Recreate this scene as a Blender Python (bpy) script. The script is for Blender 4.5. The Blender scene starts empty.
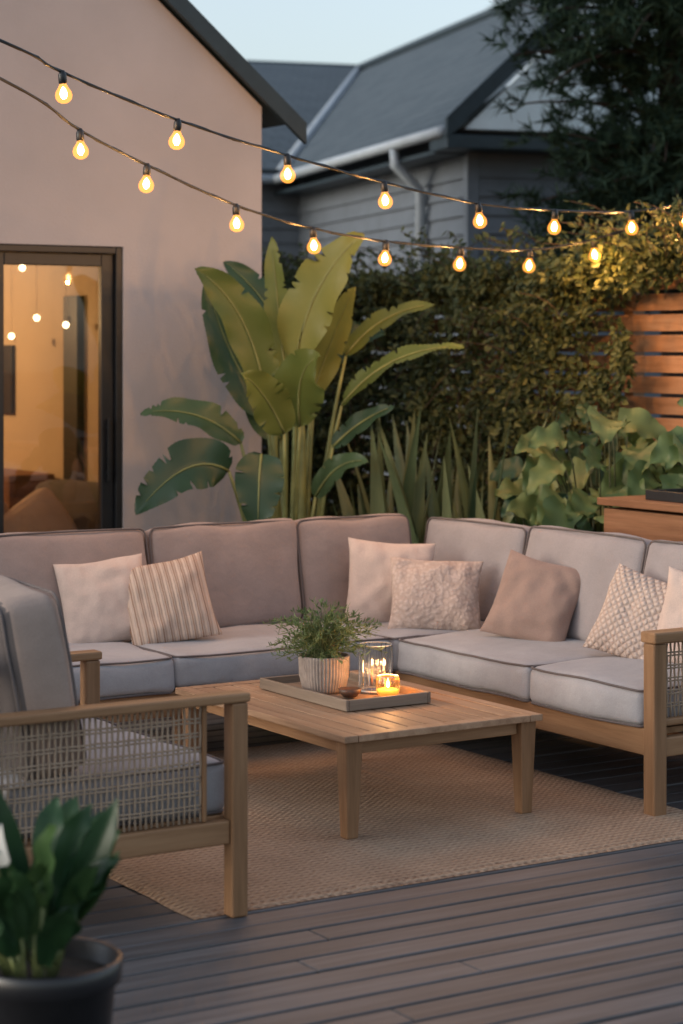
import bpy, bmesh, math, random
from mathutils import Vector, Matrix, noise
random.seed(7)
R=random.random
def U(a,b): return a+(b-a)*R()
scene=bpy.context.scene
col=scene.collection
RZ=math.radians(32.3)
A=Vector((math.cos(RZ),math.sin(RZ),0)); B=Vector((-math.sin(RZ),math.cos(RZ),0))
ORG=Vector((.01,6.55,0))
def P(a,b,z=0): return ORG+A*a+B*b+Vector((0,0,z))

# ---------------------------------------------------------------- materials
def newmat(name):
    m=bpy.data.materials.new(name); m.use_nodes=True
    nt=m.node_tree
    return m,nt,nt.nodes['Principled BSDF'],nt.nodes['Material Output']
def N(nt,t,**kw):
    n=nt.nodes.new(t)
    for k,v in kw.items(): setattr(n,k,v)
    return n
def ramp(nt,fac,stops):
    r=N(nt,'ShaderNodeValToRGB')
    el=r.color_ramp.elements
    while len(el)<len(stops): el.new(.5)
    for e,(p,c) in zip(el,stops):
        e.position=p; e.color=(c[0],c[1],c[2],1)
    nt.links.new(fac,r.inputs[0]); return r.outputs[0]
def coords(nt,scale=(1,1,1),out='Object'):
    tc=N(nt,'ShaderNodeTexCoord'); mp=N(nt,'ShaderNodeMapping')
    mp.inputs['Scale'].default_value=scale
    nt.links.new(tc.outputs[out],mp.inputs[0]); return mp.outputs[0]
def noisetex(nt,vec,scale,detail=4,rough=.55,w=None):
    n=N(nt,'ShaderNodeTexNoise')
    if w is not None:
        n.noise_dimensions='4D'; nt.links.new(w,n.inputs['W'])
    n.inputs['Scale'].default_value=scale; n.inputs['Detail'].default_value=detail
    n.inputs['Roughness'].default_value=rough
    nt.links.new(vec,n.inputs['Vector']); return n.outputs[0]
def bump(nt,bs,h,strength,dist,prev=None):
    b=N(nt,'ShaderNodeBump'); b.inputs['Strength'].default_value=strength; b.inputs['Distance'].default_value=dist
    nt.links.new(h,b.inputs['Height'])
    if prev is not None: nt.links.new(prev,b.inputs['Normal'])
    nt.links.new(b.outputs[0],bs.inputs['Normal']); return b.outputs[0]
def math_(nt,op,a,b=None,c=None):
    n=N(nt,'ShaderNodeMath',operation=op)
    for i,v in enumerate((a,b,c)):
        if v is None: continue
        if isinstance(v,(int,float)): n.inputs[i].default_value=v
        else: nt.links.new(v,n.inputs[i])
    return n.outputs[0]
def mixc(nt,fac,c1,c2,blend='MIX'):
    n=N(nt,'ShaderNodeMix',data_type='RGBA',blend_type=blend)
    for s,v in ((0,fac),(6,c1),(7,c2)):
        if isinstance(v,(int,float)): n.inputs[s].default_value=v
        elif isinstance(v,tuple): n.inputs[s].default_value=(*v,1)
        else: nt.links.new(v,n.inputs[s])
    return n.outputs[2]
def wood(name,c1,c2,c3,axis='x',rough=.55,scale=1.0,spec=.3,var=.35):
    m,nt,bs,o=newmat(name)
    s=[14*scale]*3; s['xyz'.index(axis)]=1.0*scale
    geo=N(nt,'ShaderNodeNewGeometry'); rnd=geo.outputs['Random Per Island']
    w=math_(nt,'MULTIPLY',rnd,37.)
    v=coords(nt,tuple(s))
    n1=noisetex(nt,v,2.2,6,.62,w); v2=coords(nt,tuple([x*4 if x>2 else x*1.5 for x in s]))
    n2=noisetex(nt,v2,4,4,.6,w)
    c=ramp(nt,n1,[(.25,c1),(.5,c2),(.75,c3)])
    dk=math_(nt,'MULTIPLY_ADD',rnd,var,1-var*.6)
    gr=math_(nt,'MULTIPLY_ADD',n2,.5,.75)
    k=math_(nt,'MULTIPLY',dk,gr)
    comb=N(nt,'ShaderNodeCombineColor'); 
    for i in range(3): nt.links.new(k,comb.inputs[i])
    nt.links.new(mixc(nt,1.,c,comb.outputs[0],'MULTIPLY'),bs.inputs['Base Color'])
    bs.inputs['Roughness'].default_value=rough; bs.inputs['Specular IOR Level'].default_value=spec
    bump(nt,bs,n2,.35,.002); return m
def fabric(name,c,c2=None,rough=.95,weave=900,bs_=.25,wrinkle=.4):
    m,nt,bs,o=newmat(name)
    c2=c2 or tuple(x*.8 for x in c)
    v=coords(nt)
    n1=noisetex(nt,v,7,4); n2=noisetex(nt,v,260,2,.7)
    f=math_(nt,'ADD',math_(nt,'MULTIPLY',n1,.5),math_(nt,'MULTIPLY',n2,.5))
    nt.links.new(ramp(nt,f,[(.35,c2),(.62,c)]),bs.inputs['Base Color'])
    bs.inputs['Roughness'].default_value=rough; bs.inputs['Specular IOR Level'].default_value=.12
    bs.inputs['Sheen Weight'].default_value=.12
    b=bump(nt,bs,n2,bs_,.002)
    n3=noisetex(nt,coords(nt,(1,1,1)),9,3,.5)
    bump(nt,bs,n3,wrinkle,.025,b); return m
def plain(name,c,rough=.6,metal=0,nscale=20,var=.2,bst=.1,spec=.5):
    m,nt,bs,o=newmat(name)
    v=coords(nt); n=noisetex(nt,v,nscale,5)
    nt.links.new(ramp(nt,n,[(.3,tuple(x*(1-var) for x in c)),(.7,tuple(x*(1+var*.5) for x in c))]),bs.inputs['Base Color'])
    bs.inputs['Roughness'].default_value=rough; bs.inputs['Metallic'].default_value=metal
    bs.inputs['Specular IOR Level'].default_value=spec
    bump(nt,bs,n,bst,.01); return m
def leafmat(name,c1,c2,c3,rough=.45,trans=.3,nscale=6,spec=.4):
    m,nt,bs,o=newmat(name)
    geo=N(nt,'ShaderNodeNewGeometry'); rnd=geo.outputs['Random Per Island']
    v=coords(nt); n=noisetex(nt,v,nscale,3)
    f=math_(nt,'ADD',math_(nt,'MULTIPLY',rnd,.6),math_(nt,'MULTIPLY',n,.4))
    c=ramp(nt,f,[(.15,c1),(.5,c2),(.85,c3)])
    nt.links.new(c,bs.inputs['Base Color']); bs.inputs['Roughness'].default_value=rough
    bs.inputs['Specular IOR Level'].default_value=spec
    if trans:
        tr=N(nt,'ShaderNodeBsdfTranslucent'); nt.links.new(c,tr.inputs[0])
        mx=N(nt,'ShaderNodeMixShader'); mx.inputs[0].default_value=trans
        nt.links.new(bs.outputs[0],mx.inputs[1]); nt.links.new(tr.outputs[0],mx.inputs[2])
        nt.links.new(mx.outputs[0],o.inputs[0])
    return m
def emis(name,c,s):
    m,nt,bs,o=newmat(name)
    bs.inputs['Base Color'].default_value=(*c,1)
    bs.inputs['Emission Color'].default_value=(*c,1); bs.inputs['Emission Strength'].default_value=s
    return m
def glassy(name,tint=(1,1,1),glossw=.12,rough=.03,em=None,ems=0):
    m,nt,bs,o=newmat(name)
    tr=N(nt,'ShaderNodeBsdfTransparent'); tr.inputs[0].default_value=(*tint,1)
    last=tr.outputs[0]
    if glossw>0:
        gl=N(nt,'ShaderNodeBsdfGlossy'); gl.inputs['Roughness'].default_value=rough
        lw=N(nt,'ShaderNodeFresnel'); lw.inputs[0].default_value=1.45
        f=math_(nt,'ADD',lw.outputs[0],glossw-.04)
        mx=N(nt,'ShaderNodeMixShader'); nt.links.new(f,mx.inputs[0])
        nt.links.new(tr.outputs[0],mx.inputs[1]); nt.links.new(gl.outputs[0],mx.inputs[2])
        last=mx.outputs[0]
    if em:
        e=N(nt,'ShaderNodeEmission'); e.inputs[0].default_value=(*em,1); e.inputs[1].default_value=ems
        ad=N(nt,'ShaderNodeAddShader'); nt.links.new(last,ad.inputs[0]); nt.links.new(e.outputs[0],ad.inputs[1]); last=ad.outputs[0]
    nt.links.new(last,o.inputs[0]); return m

M={}
M['teak']=wood('teak_wood',(.20,.10,.046),(.32,.175,.088),(.40,.235,.125),'x',.5)
M['teaky']=wood('teak_wood_y',(.20,.10,.046),(.32,.175,.088),(.40,.235,.125),'y',.5)
M['teakz']=wood('teak_wood_z',(.18,.09,.040),(.28,.15,.075),(.36,.205,.11),'z',.5)
M['tabletop']=wood('table_wood',(.24,.135,.078),(.36,.22,.135),(.44,.29,.185),'y',.55,1,.25,.34)
M['deck']=wood('deck_wood',(.052,.050,.053),(.095,.091,.095),(.148,.142,.147),'x',.5,.8,.35,.40)
M['cedar']=wood('cedar_wood',(.24,.12,.06),(.39,.21,.115),(.47,.28,.165),'y',.65)
M['cedarp']=wood('planter_wood',(.16,.070,.033),(.26,.122,.06),(.33,.168,.09),'y',.6)
M['cedarx']=wood('cedar_wood_x',(.12,.05,.025),(.20,.09,.045),(.27,.13,.07),'x',.65)
M['darkwood']=wood('tray_wood',(.15,.11,.080),(.26,.195,.145),(.35,.275,.21),'y',.6)
M['darkwoodx']=wood('tray_wood_x',(.15,.11,.080),(.26,.195,.145),(.35,.275,.21),'x',.6)
M['sofa']=fabric('sofa_fabric_skylit_seat',(.40,.385,.395))  # one sofa fabric in three tones; cooler, lighter seat copy paints in sky light
M['sofa_shaded']=fabric('sofa_fabric_shaded_back',(.335,.265,.242))  # same fabric, shade on the left backs put into the colour
M['sofa_skylit']=fabric('sofa_fabric_skylit_back',(.335,.30,.30))  # same fabric, greyer tone on the right backs stands for light
M['sofapipe']=fabric('piping_fabric',(.15,.125,.12))
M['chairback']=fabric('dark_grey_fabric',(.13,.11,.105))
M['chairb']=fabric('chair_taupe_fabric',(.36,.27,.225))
M['cream']=fabric('cream_fabric',(.63,.49,.42))
M['taupe']=fabric('taupe_fabric',(.34,.235,.195))
M['cord']=fabric('rope_cord',(.38,.28,.20))
M['blackm']=plain('black_metal',(.012,.014,.017),.4)
M['blackp']=plain('black_plastic_pot',(.014,.014,.016),.35)
M['soil']=plain('soil',(.03,.022,.016),.95,0,40,.5,.8)
M['stucco']=plain('stucco',(.475,.44,.438),.9,0,1.2,.13,.05,.2)
nt=M['stucco'].node_tree; bs=nt.nodes['Principled BSDF']
nn=noisetex(nt,coords(nt),70,5,.7); bump(nt,bs,nn,.4,.007)
M['fascia']=plain('slate_fascia_paint',(.020,.036,.046),.5,0,8,.25,.1)
M['siding']=plain('grey_blue_siding',(.135,.158,.185),.7,0,5,.15,.1)
M['whitegrey']=plain('pale_gutter_paint',(.42,.47,.51),.5,0,5,.1,.05)
M['pediment']=plain('pale_pediment_paint',(.66,.76,.80),.7,0,5,.1,.05)
M['warmwall']=plain('interior_wall_paint',(.55,.42,.28),.8,0,2,.08,.03)
M['darkdoor']=plain('interior_dark_wood',(.03,.02,.015),.5)
M['stem']=plain('banana_stem',(.20,.23,.085),.5,0,12,.3,.1)
M['darkstem']=plain('shrub_stem',(.06,.075,.03),.6,0,12,.3,.1)
M['bark']=plain('bark',(.06,.04,.03),.9,0,14,.4,.6)
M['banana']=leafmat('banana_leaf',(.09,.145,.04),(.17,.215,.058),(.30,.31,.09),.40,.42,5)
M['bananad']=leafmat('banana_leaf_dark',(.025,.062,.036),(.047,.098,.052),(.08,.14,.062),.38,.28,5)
M['hedge']=leafmat('hedge_leaf',(.028,.046,.018),(.075,.10,.036),(.18,.19,.068),.55,.28,2)
M['pine']=leafmat('pine_needles',(.013,.029,.019),(.027,.052,.032),(.05,.08,.043),.7,0,2,.15)
M['snake']=leafmat('snake_plant_leaf',(.06,.10,.05),(.11,.15,.075),(.18,.21,.105),.45,.1,9)
M['broad']=leafmat('broad_leaf',(.065,.125,.05),(.13,.20,.075),(.27,.31,.12),.42,.32,5)
M['lily']=leafmat('lily_leaf',(.014,.042,.018),(.030,.076,.027),(.065,.12,.038),.4,.2,8)
M['herb']=leafmat('herb_leaf',(.07,.12,.04),(.14,.20,.08),(.22,.28,.13),.6,.35,9)
M['petal']=leafmat('white_petal',(.6,.6,.55),(.7,.7,.66),(.75,.75,.7),.5,.3)
M['ceramic']=plain('ribbed_ceramic',(.35,.28,.24),.7,0,30,.25,.2)
M['wax']=emis('candle_wax',(1,.42,.11),.75)
M['flame']=emis('flame',(1,.62,.22),45)
M['filament']=emis('lit_filament',(1,.66,.32),26)
M['bulb']=glassy('warm_bulb_glass',(1,.86,.66),0,.05,(1,.37,.065),.80)
M['pane']=glassy('window_glass',(.93,.95,.95),.10,.01)
M['vase']=glassy('clear_glass',(.91,.91,.90),.13,.10)
M['amber']=glassy('amber_glass',(.98,.70,.40),.08,.08,(1,.36,.06),.12)
M['rimglass']=plain('polished_glass_rim',(.55,.55,.53),.1)

# rug
m,nt,bs,o=newmat('jute_rug'); v=coords(nt)
n1=noisetex(nt,v,2.5,4); n2=noisetex(nt,coords(nt,(50,130,50)),1.5,3,.6)
sx=N(nt,'ShaderNodeSeparateXYZ'); nt.links.new(v,sx.inputs[0])
n0=noisetex(nt,v,14,2)
yy=math_(nt,'ADD',sx.outputs[1],math_(nt,'MULTIPLY',n0,.010))
wv=math_(nt,'SINE',math_(nt,'MULTIPLY',yy,240.)); wx=math_(nt,'SINE',math_(nt,'MULTIPLY',sx.outputs[0],210.))
pat=math_(nt,'ADD',math_(nt,'MULTIPLY',wv,.6),math_(nt,'MULTIPLY',math_(nt,'MULTIPLY',wv,wx),.5))
f=math_(nt,'ADD',math_(nt,'ADD',math_(nt,'MULTIPLY',n1,.35),math_(nt,'MULTIPLY',n2,.65)),math_(nt,'MULTIPLY',pat,.105))
c=ramp(nt,f,[(.28,(.20,.125,.085)),(.5,(.44,.30,.205)),(.72,(.62,.45,.32))])
nt.links.new(c,bs.inputs['Base Color']); bs.inputs['Roughness'].default_value=.95; bs.inputs['Specular IOR Level'].default_value=.1
b=bump(nt,bs,pat,.7,.006); bump(nt,bs,n2,.9,.009,b); M['rug']=m
# striped pillow
m,nt,bs,o=newmat('striped_fabric'); v=coords(nt)
sx=N(nt,'ShaderNodeSeparateXYZ'); nt.links.new(v,sx.inputs[0])
nz=noisetex(nt,v,30,2); xx=math_(nt,'ADD',sx.outputs[0],math_(nt,'MULTIPLY',nz,.004))
fr=math_(nt,'FRACT',math_(nt,'MULTIPLY',xx,34.))
c=ramp(nt,fr,[(0,(.58,.44,.36)),(.40,(.55,.42,.34)),(.46,(.26,.155,.11)),(.56,(.29,.175,.125)),(.62,(.53,.40,.32)),(.78,(.50,.37,.30)),(.82,(.36,.235,.175)),(.9,(.53,.40,.32))])
nt.links.new(c,bs.inputs['Base Color']); bs.inputs['Roughness'].default_value=.95; bs.inputs['Specular IOR Level'].default_value=.1
s=math_(nt,'SINE',math_(nt,'MULTIPLY',xx,34*6.283*2)); b=bump(nt,bs,s,.5,.003); bump(nt,bs,noisetex(nt,v,300,2),.5,.003,b); M['stripe']=m
# embossed pillow
m,nt,bs,o=newmat('embossed_fabric'); v=coords(nt)
vo=N(nt,'ShaderNodeTexVoronoi'); vo.inputs['Scale'].default_value=58; nt.links.new(v,vo.inputs['Vector'])
n2=noisetex(nt,v,45,4,.65)
hh=math_(nt,'ADD',math_(nt,'MULTIPLY',vo.outputs[0],-.7),n2)
nt.links.new(ramp(nt,hh,[(.05,(.49,.37,.31)),(.45,(.61,.48,.415))]),bs.inputs['Base Color'])
bs.inputs['Roughness'].default_value=.95; bs.inputs['Specular IOR Level'].default_value=.1
bump(nt,bs,hh,.7,.008); M['emboss']=m
# diamond knit
m,nt,bs,o=newmat('diamond_knit_fabric'); v=coords(nt)
sx=N(nt,'ShaderNodeSeparateXYZ'); nt.links.new(v,sx.inputs[0])
p1=math_(nt,'ABSOLUTE',math_(nt,'SINE',math_(nt,'MULTIPLY',math_(nt,'ADD',sx.outputs[0],sx.outputs[2]),105.)))
p2=math_(nt,'ABSOLUTE',math_(nt,'SINE',math_(nt,'MULTIPLY',math_(nt,'SUBTRACT',sx.outputs[0],sx.outputs[2]),105.)))
h=math_(nt,'MULTIPLY',p1,p2); n2=noisetex(nt,v,120,3)
nt.links.new(ramp(nt,math_(nt,'MULTIPLY_ADD',n2,.4,math_(nt,'MULTIPLY',h,.6)),[(.1,(.43,.32,.26)),(.4,(.55,.43,.365)),(.8,(.62,.50,.435))]),bs.inputs['Base Color'])
bs.inputs['Roughness'].default_value=.95; bs.inputs['Specular IOR Level'].default_value=.1
b=bump(nt,bs,h,.8,.008); bump(nt,bs,n2,.6,.005,b); M['knit']=m
# shingles
m,nt,bs,o=newmat('slate_shingles')
tc=N(nt,'ShaderNodeTexCoord'); br=N(nt,'ShaderNodeTexBrick'); nt.links.new(tc.outputs['UV'],br.inputs[0])
br.inputs['Scale'].default_value=1; br.inputs['Brick Width'].default_value=.3; br.inputs['Row Height'].default_value=.16; br.inputs['Mortar Size'].default_value=.012
br.inputs['Color1'].default_value=(.052,.074,.090,1); br.inputs['Color2'].default_value=(.076,.100,.117,1); br.inputs['Mortar'].default_value=(.026,.038,.044,1)
nt.links.new(br.outputs[0],bs.inputs['Base Color']); bs.inputs['Roughness'].default_value=.75
bump(nt,bs,br.outputs[1],.5,-.02); M['shingle']=m

# ---------------------------------------------------------------- object helpers
def mk(name,V,F,mat,smooth=False,loc=(0,0,0),rot=None):
    me=bpy.data.meshes.new(name); me.from_pydata([tuple(v) for v in V],[],F); me.update()
    if smooth:
        me.polygons.foreach_set('use_smooth',[True]*len(me.polygons))
    o=bpy.data.objects.new(name,me); col.objects.link(o)
    if mat: me.materials.append(mat)
    o.location=loc
    if rot: o.rotation_euler=rot
    return o
def thing(name,label,cat,loc,rz=0,group=None):
    e=bpy.data.objects.new(name,None); col.objects.link(e); e.empty_display_size=.1
    e.location=loc; e.rotation_euler=(0,0,rz); e['label']=label; e['category']=cat
    if group: e['group']=group
    return e
def meta(o,label,cat,group=None):
    o['label']=label; o['category']=cat
    if group: o['group']=group
    return o
def par(o,p): o.parent=p; return o
def cubes(lst):
    V=[];F=[]
    for (x0,x1,y0,y1,z0,z1) in lst:
        k=len(V)
        V+=[(x0,y0,z0),(x1,y0,z0),(x1,y1,z0),(x0,y1,z0),(x0,y0,z1),(x1,y0,z1),(x1,y1,z1),(x0,y1,z1)]
        F+=[[k+i for i in q] for q in ((0,3,2,1),(4,5,6,7),(0,1,5,4),(1,2,6,5),(2,3,7,6),(3,0,4,7))]
    return V,F
def boxes(name,lst,mat,bev=.004,parent=None,seg=2,split=False):
    if split:
        for q in lst: boxes(name,[q],mat,bev,parent,seg)
        return
    V,F=cubes(lst); o=mk(name,V,F,mat)
    if bev:
        b=o.modifiers.new('bevel','BEVEL'); b.width=bev; b.segments=seg; b.limit_method='ANGLE'
    if parent: par(o,parent)
    return o
def taper(name,x,y,z0,z1,w0,w1,mat,parent=None):
    V=[(x+sx*w/2,y+sy*w/2,z) for z,w in ((z0,w0),(z1,w1)) for sx,sy in ((-1,-1),(1,-1),(1,1),(-1,1))]
    F=[(0,3,2,1),(4,5,6,7),(0,1,5,4),(1,2,6,5),(2,3,7,6),(3,0,4,7)]
    o=mk(name,V,F,mat); b=o.modifiers.new('bevel','BEVEL'); b.width=.004; b.segments=2
    if parent: par(o,parent)
    return o
def tube(V,F,pts,r,seg=6,closed=False,cap=True):
    pts=[Vector(p) for p in pts]; n=len(pts); k0=len(V)
    for i,p in enumerate(pts):
        if closed: t=pts[(i+1)%n]-pts[i-1]
        else: t=pts[min(i+1,n-1)]-pts[max(i-1,0)]
        t.normalize()
        up=Vector((0,0,1)) if abs(t.z)<.95 else Vector((1,0,0))
        s=t.cross(up).normalized(); u=s.cross(t)
        rr=r[i] if isinstance(r,(list,tuple)) else r
        for j in range(seg):
            an=2*math.pi*j/seg; V.append(p+s*math.cos(an)*rr+u*math.sin(an)*rr)
    m=n if closed else n-1
    for i in range(m):
        a=k0+i*seg; b=k0+((i+1)%n)*seg
        for j in range(seg):
            F.append((a+j,a+(j+1)%seg,b+(j+1)%seg,b+j))
    if cap and not closed:
        F.append(tuple(k0+j for j in range(seg))[::-1]); F.append(tuple(k0+(n-1)*seg+j for j in range(seg)))
def lathe(name,prof,mat,seg=32,loc=(0,0,0),parent=None,rib=0,ribn=24):
    V=[];F=[]
    for (r,z) in prof:
        for j in range(seg):
            an=2*math.pi*j/seg; rr=r*(1+rib*math.cos(an*ribn)) if r>.01 else r
            V.append((rr*math.cos(an),rr*math.sin(an),z))
    for i in range(len(prof)-1):
        for j in range(seg):
            F.append((i*seg+j,i*seg+(j+1)%seg,(i+1)*seg+(j+1)%seg,(i+1)*seg+j))
    o=mk(name,V,F,mat,True,loc)
    if parent: par(o,parent)
    return o
def prism(poly,y0,y1):
    n=len(poly); V=[(x,y0,z) for x,z in poly]+[(x,y1,z) for x,z in poly]
    F=[tuple(range(n)),tuple(range(2*n-1,n-1,-1))]+[(i,i+n,(i+1)%n+n,(i+1)%n) for i in range(n)]
    return V,F
def cushion(name,w,d,h,mat,r=.045,crown=.02,pipe=True,n=14,parent=None,mtx=None,seed=0,bulge=.012):
    bm=bmesh.new(); hx,hy,hz=w/2,d/2,h/2; rr=min(r,hz*.8)
    def cv(i): 
        t=-1+2*i/n; return math.sin(t*math.pi/2)
    for ax in range(3):
        for sg in (-1,1):
            g={}
            for i in range(n+1):
                for j in range(n+1):
                    u,v=cv(i),cv(j); p=[0,0,0]; p[ax]=sg; p[(ax+1)%3]=u; p[(ax+2)%3]=v
                    q=[p[0]*hx,p[1]*hy,p[2]*hz]
                    inn=[max(-(hh-rr),min(hh-rr,c)) for c,hh in zip(q,(hx,hy,hz))]
                    dv=Vector([q[k]-inn[k] for k in range(3)])
                    if dv.length>1e-6: dv=dv.normalized()*rr
                    pos=Vector(inn)+dv
                    fx,fy,fz=1-p[0]**2,1-p[1]**2,1-p[2]**2
                    pos.z+=p[2]*crown*(fx*fy)**.6
                    pos.x+=p[0]*bulge*fy*fz; pos.y+=p[1]*bulge*fx*fz
                    nz=noise.noise(Vector((pos.x*5+seed*7.3,pos.y*5,pos.z*5+seed)))
                    pos+=Vector((p[0],p[1],p[2]))*nz*.012
                    g[i,j]=bm.verts.new(pos)
            for i in range(n):
                for j in range(n):
                    f=[g[i,j],g[i+1,j],g[i+1,j+1],g[i,j+1]]
                    if sg<0: f.reverse()
                    bm.faces.new(f)
    bmesh.ops.remove_doubles(bm,verts=bm.verts,dist=.0006)
    for f in bm.faces: f.smooth=True
    me=bpy.data.meshes.new(name); bm.to_mesh(me); bm.free(); me.materials.append(mat)
    o=bpy.data.objects.new(name,me); col.objects.link(o)
    if parent: par(o,parent)
    if mtx is not None: o.matrix_basis=mtx
    if pipe:
        V=[];F=[]
        for sg in (-1,1):
            k=rr*.29; px,py,z=hx-k+.002,hy-k+.002,sg*(hz-k+.002); cr=rr*.8
            pts=[]
            for (cx,cy,a0) in ((px-cr,py-cr,0),(-px+cr,py-cr,90),(-px+cr,-py+cr,180),(px-cr,-py+cr,270)):
                for s in range(5):
                    an=math.radians(a0+s*22.5)
                    q=Vector((cx+cr*math.cos(an),cy+cr*math.sin(an),z)); pts.append(q)
            dp=[]
            for i in range(len(pts)):
                a,b=pts[i],pts[(i+1)%len(pts)]; m=8 if (a-b).length>.1 else 1
                for s in range(m): dp.append(a.lerp(b,s/m))
            for q in dp:
                nx,ny=q.x/hx,q.y/hy
                if abs(nx)>abs(ny): q.x+=(1 if nx>0 else -1)*bulge*.5*(1-ny*ny)
                else: q.y+=(1 if ny>0 else -1)*bulge*.5*(1-nx*nx)
                nz=noise.noise(Vector((q.x*5+seed*7.3,q.y*5,q.z*5+seed)))
                q.z+=sg*(.002+nz*.008)
            tube(V,F,dp,.0042,6,True)
        pp=mk('piping',V,F,M['sofapipe'],True); par(pp,o)
    return o
def pillow(name,label,S,T,mat,loc,yaw,tilt,roll,seed=0,n=30,H=None,pipe=None):
    H=H or S; V=[];F=[]
    def pt(u,v,sd):
        x=u*S/2*(1-.075*(1-v*v)*abs(u)); z=v*H/2*(1-.075*(1-u*u)*abs(v))
        t=((1-abs(u)**2.6)*(1-abs(v)**2.6)); t=max(t,0)**.55
        y=sd*T/2*t
        e=min(1,t*2)
        y+=.014*e*noise.noise(Vector((x*9+seed*3.1,z*9,seed+sd)))
        y+=.012*e*noise.noise(Vector((x*22+seed,z*22,seed*2+sd)))
        x+=.006*noise.noise(Vector((z*7,seed,1))); z+=.006*noise.noise(Vector((x*7,seed,4)))
        return Vector((x,y,z))
    for sd in (-1,1):
        k=len(V)
        for i in range(n+1):
            for j in range(n+1):
                V.append(pt(math.sin((-1+2*i/n)*math.pi/2),math.sin((-1+2*j/n)*math.pi/2),sd))
        for i in range(n):
            for j in range(n):
                q=(k+i*(n+1)+j,k+(i+1)*(n+1)+j,k+(i+1)*(n+1)+j+1,k+i*(n+1)+j+1)
                F.append(q if sd<0 else q[::-1])
    o=mk(name,V,F,mat,True)
    o.matrix_basis=Matrix.Translation(loc)@Matrix.Rotation(yaw,4,'Z')@Matrix.Rotation(tilt,4,'X')@Matrix.Rotation(roll,4,'Y')
    bm=bmesh.new(); bm.from_mesh(o.data); bmesh.ops.remove_doubles(bm,verts=bm.verts,dist=.0005); bm.to_mesh(o.data); bm.free()
    meta(o,label,'pillow','scatter pillows on the sectional sofa')
    return o
def bez(p0,p1,p2,t): return p0*(1-t)**2+p1*2*t*(1-t)+p2*t*t
def blade(V,F,p0,p1,p2,w,hint=(0,-1,0),ns=12,m=3,fold=.2,wav=.12,prof=None,tear=0,corr=0):
    p0,p1,p2=Vector(p0),Vector(p1),Vector(p2); hint=Vector(hint); k=len(V); ph=R()*6
    tq=[1.,1.]
    for i in range(ns+1):
        t=i/ns; c=bez(p0,p1,p2,t); tg=((p1-p0)*(1-t)+(p2-p1)*t).normalized()
        sd=tg.cross(hint)
        if sd.length<.05: sd=tg.cross(Vector((1,0,0)))
        sd.normalize(); nm=sd.cross(tg)
        if prof=='lance': pw=(math.sin(math.pi*min(1,.10+t*.90)))**1.0
        elif prof=='sword': pw=(.75+.25*math.sin(math.pi*t))*min(1,(1-t)*3.2)**.8
        elif prof=='round': pw=math.sin(math.pi*t**.62)**.75 if 0<t<1 else 0
        elif prof=='lobed': pw=(math.sin(math.pi*t**.55)**.7)*(1-.22*abs(math.sin(t*9.4+ph*.2))) if 0<t<1 else 0
        else: pw=math.sin(math.pi*t**.72)**.6 if 0<t<1 else 0
        pw=max(pw,.02)
        for e in (0,1): tq[e]=U(.5,.8) if (tear and R()<tear) else 1.
        for j in range(-m,m+1):
            s=j/m; q=w*pw
            if tear:
                te=tq[0] if s<0 else tq[1]
                if abs(s)>te*.9: q*=te/abs(s)
            cz=corr*(1 if i%2 else -1)*min(1,abs(s)*3)
            V.append(c+sd*s*q+nm*(fold*abs(s)*q+cz+wav*w*s*s*math.sin(t*17+ph+s)))
    r=2*m+1
    for i in range(ns):
        for j in range(r-1):
            a=k+i*r+j; F.append((a,a+1,a+r+1,a+r))
def tinyleaf(V,F,p,d,n,L,W):
    k=len(V); s=d.cross(n)
    if s.length<1e-3: s=Vector((1,0,0))
    s.normalize(); n=s.cross(d)
    V.extend((p,p+d*L*.35+s*W*.5+n*W*.18,p+d*L*.7+s*W*.38+n*W*.14,p+d*L-n*W*.1,p+d*L*.7-s*W*.38+n*W*.14,p+d*L*.35-s*W*.5+n*W*.18))
    F.append((k,k+1,k+2,k+3)); F.append((k,k+3,k+4,k+5))
def rv():
    while True:
        v=Vector((U(-1,1),U(-1,1),U(-1,1)))
        if .05<v.length<1: return v.normalized()

# ---------------------------------------------------------------- ground + deck
V=[];F=[]
n=40
for i in range(n+1):
    for j in range(n+1): V.append((-150+300*i/n,-60+300*j/n,0))
for i in range(n):
    for j in range(n): F.append((i*(n+1)+j,(i+1)*(n+1)+j,(i+1)*(n+1)+j+1,i*(n+1)+j+1))
g=mk('ground',V,F,plain('garden_soil_and_grass',(.035,.035,.02),.95,0,3,.4,.5)); g.location.z=-.16; g['kind']='structure'
lst=[]; bw=.112; y=-5.2
while y<2.5:
    x=-5+U(-1,1); xs=[-6.]
    while x<2.4: xs.append(x); x+=U(2.8,4.6)
    xs.append(2.25)
    for x0,x1 in zip(xs[:-1],xs[1:]):
        if x1-x0>.1: dz=U(-.0015,.0015); lst.append((x0+.0015,x1-.0015,y,y+bw-.012,-.028+dz,dz))
    y+=bw
dk=boxes('deck',lst,M['deck'],.004); dk.location=ORG; dk.rotation_euler=(0,0,RZ); dk['kind']='structure'
sub=boxes('deck_joists',[(-6,2.2,yy,yy+.05,-.14,-.032) for yy in [-5+.5*i for i in range(15)]]+[(-6,2.24,-5.2,2.5,-.15,-.145)],plain('joist_wood',(.012,.011,.010),.9),0)
sub.location=ORG; sub.rotation_euler=(0,0,RZ); sub['kind']='structure'

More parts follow.
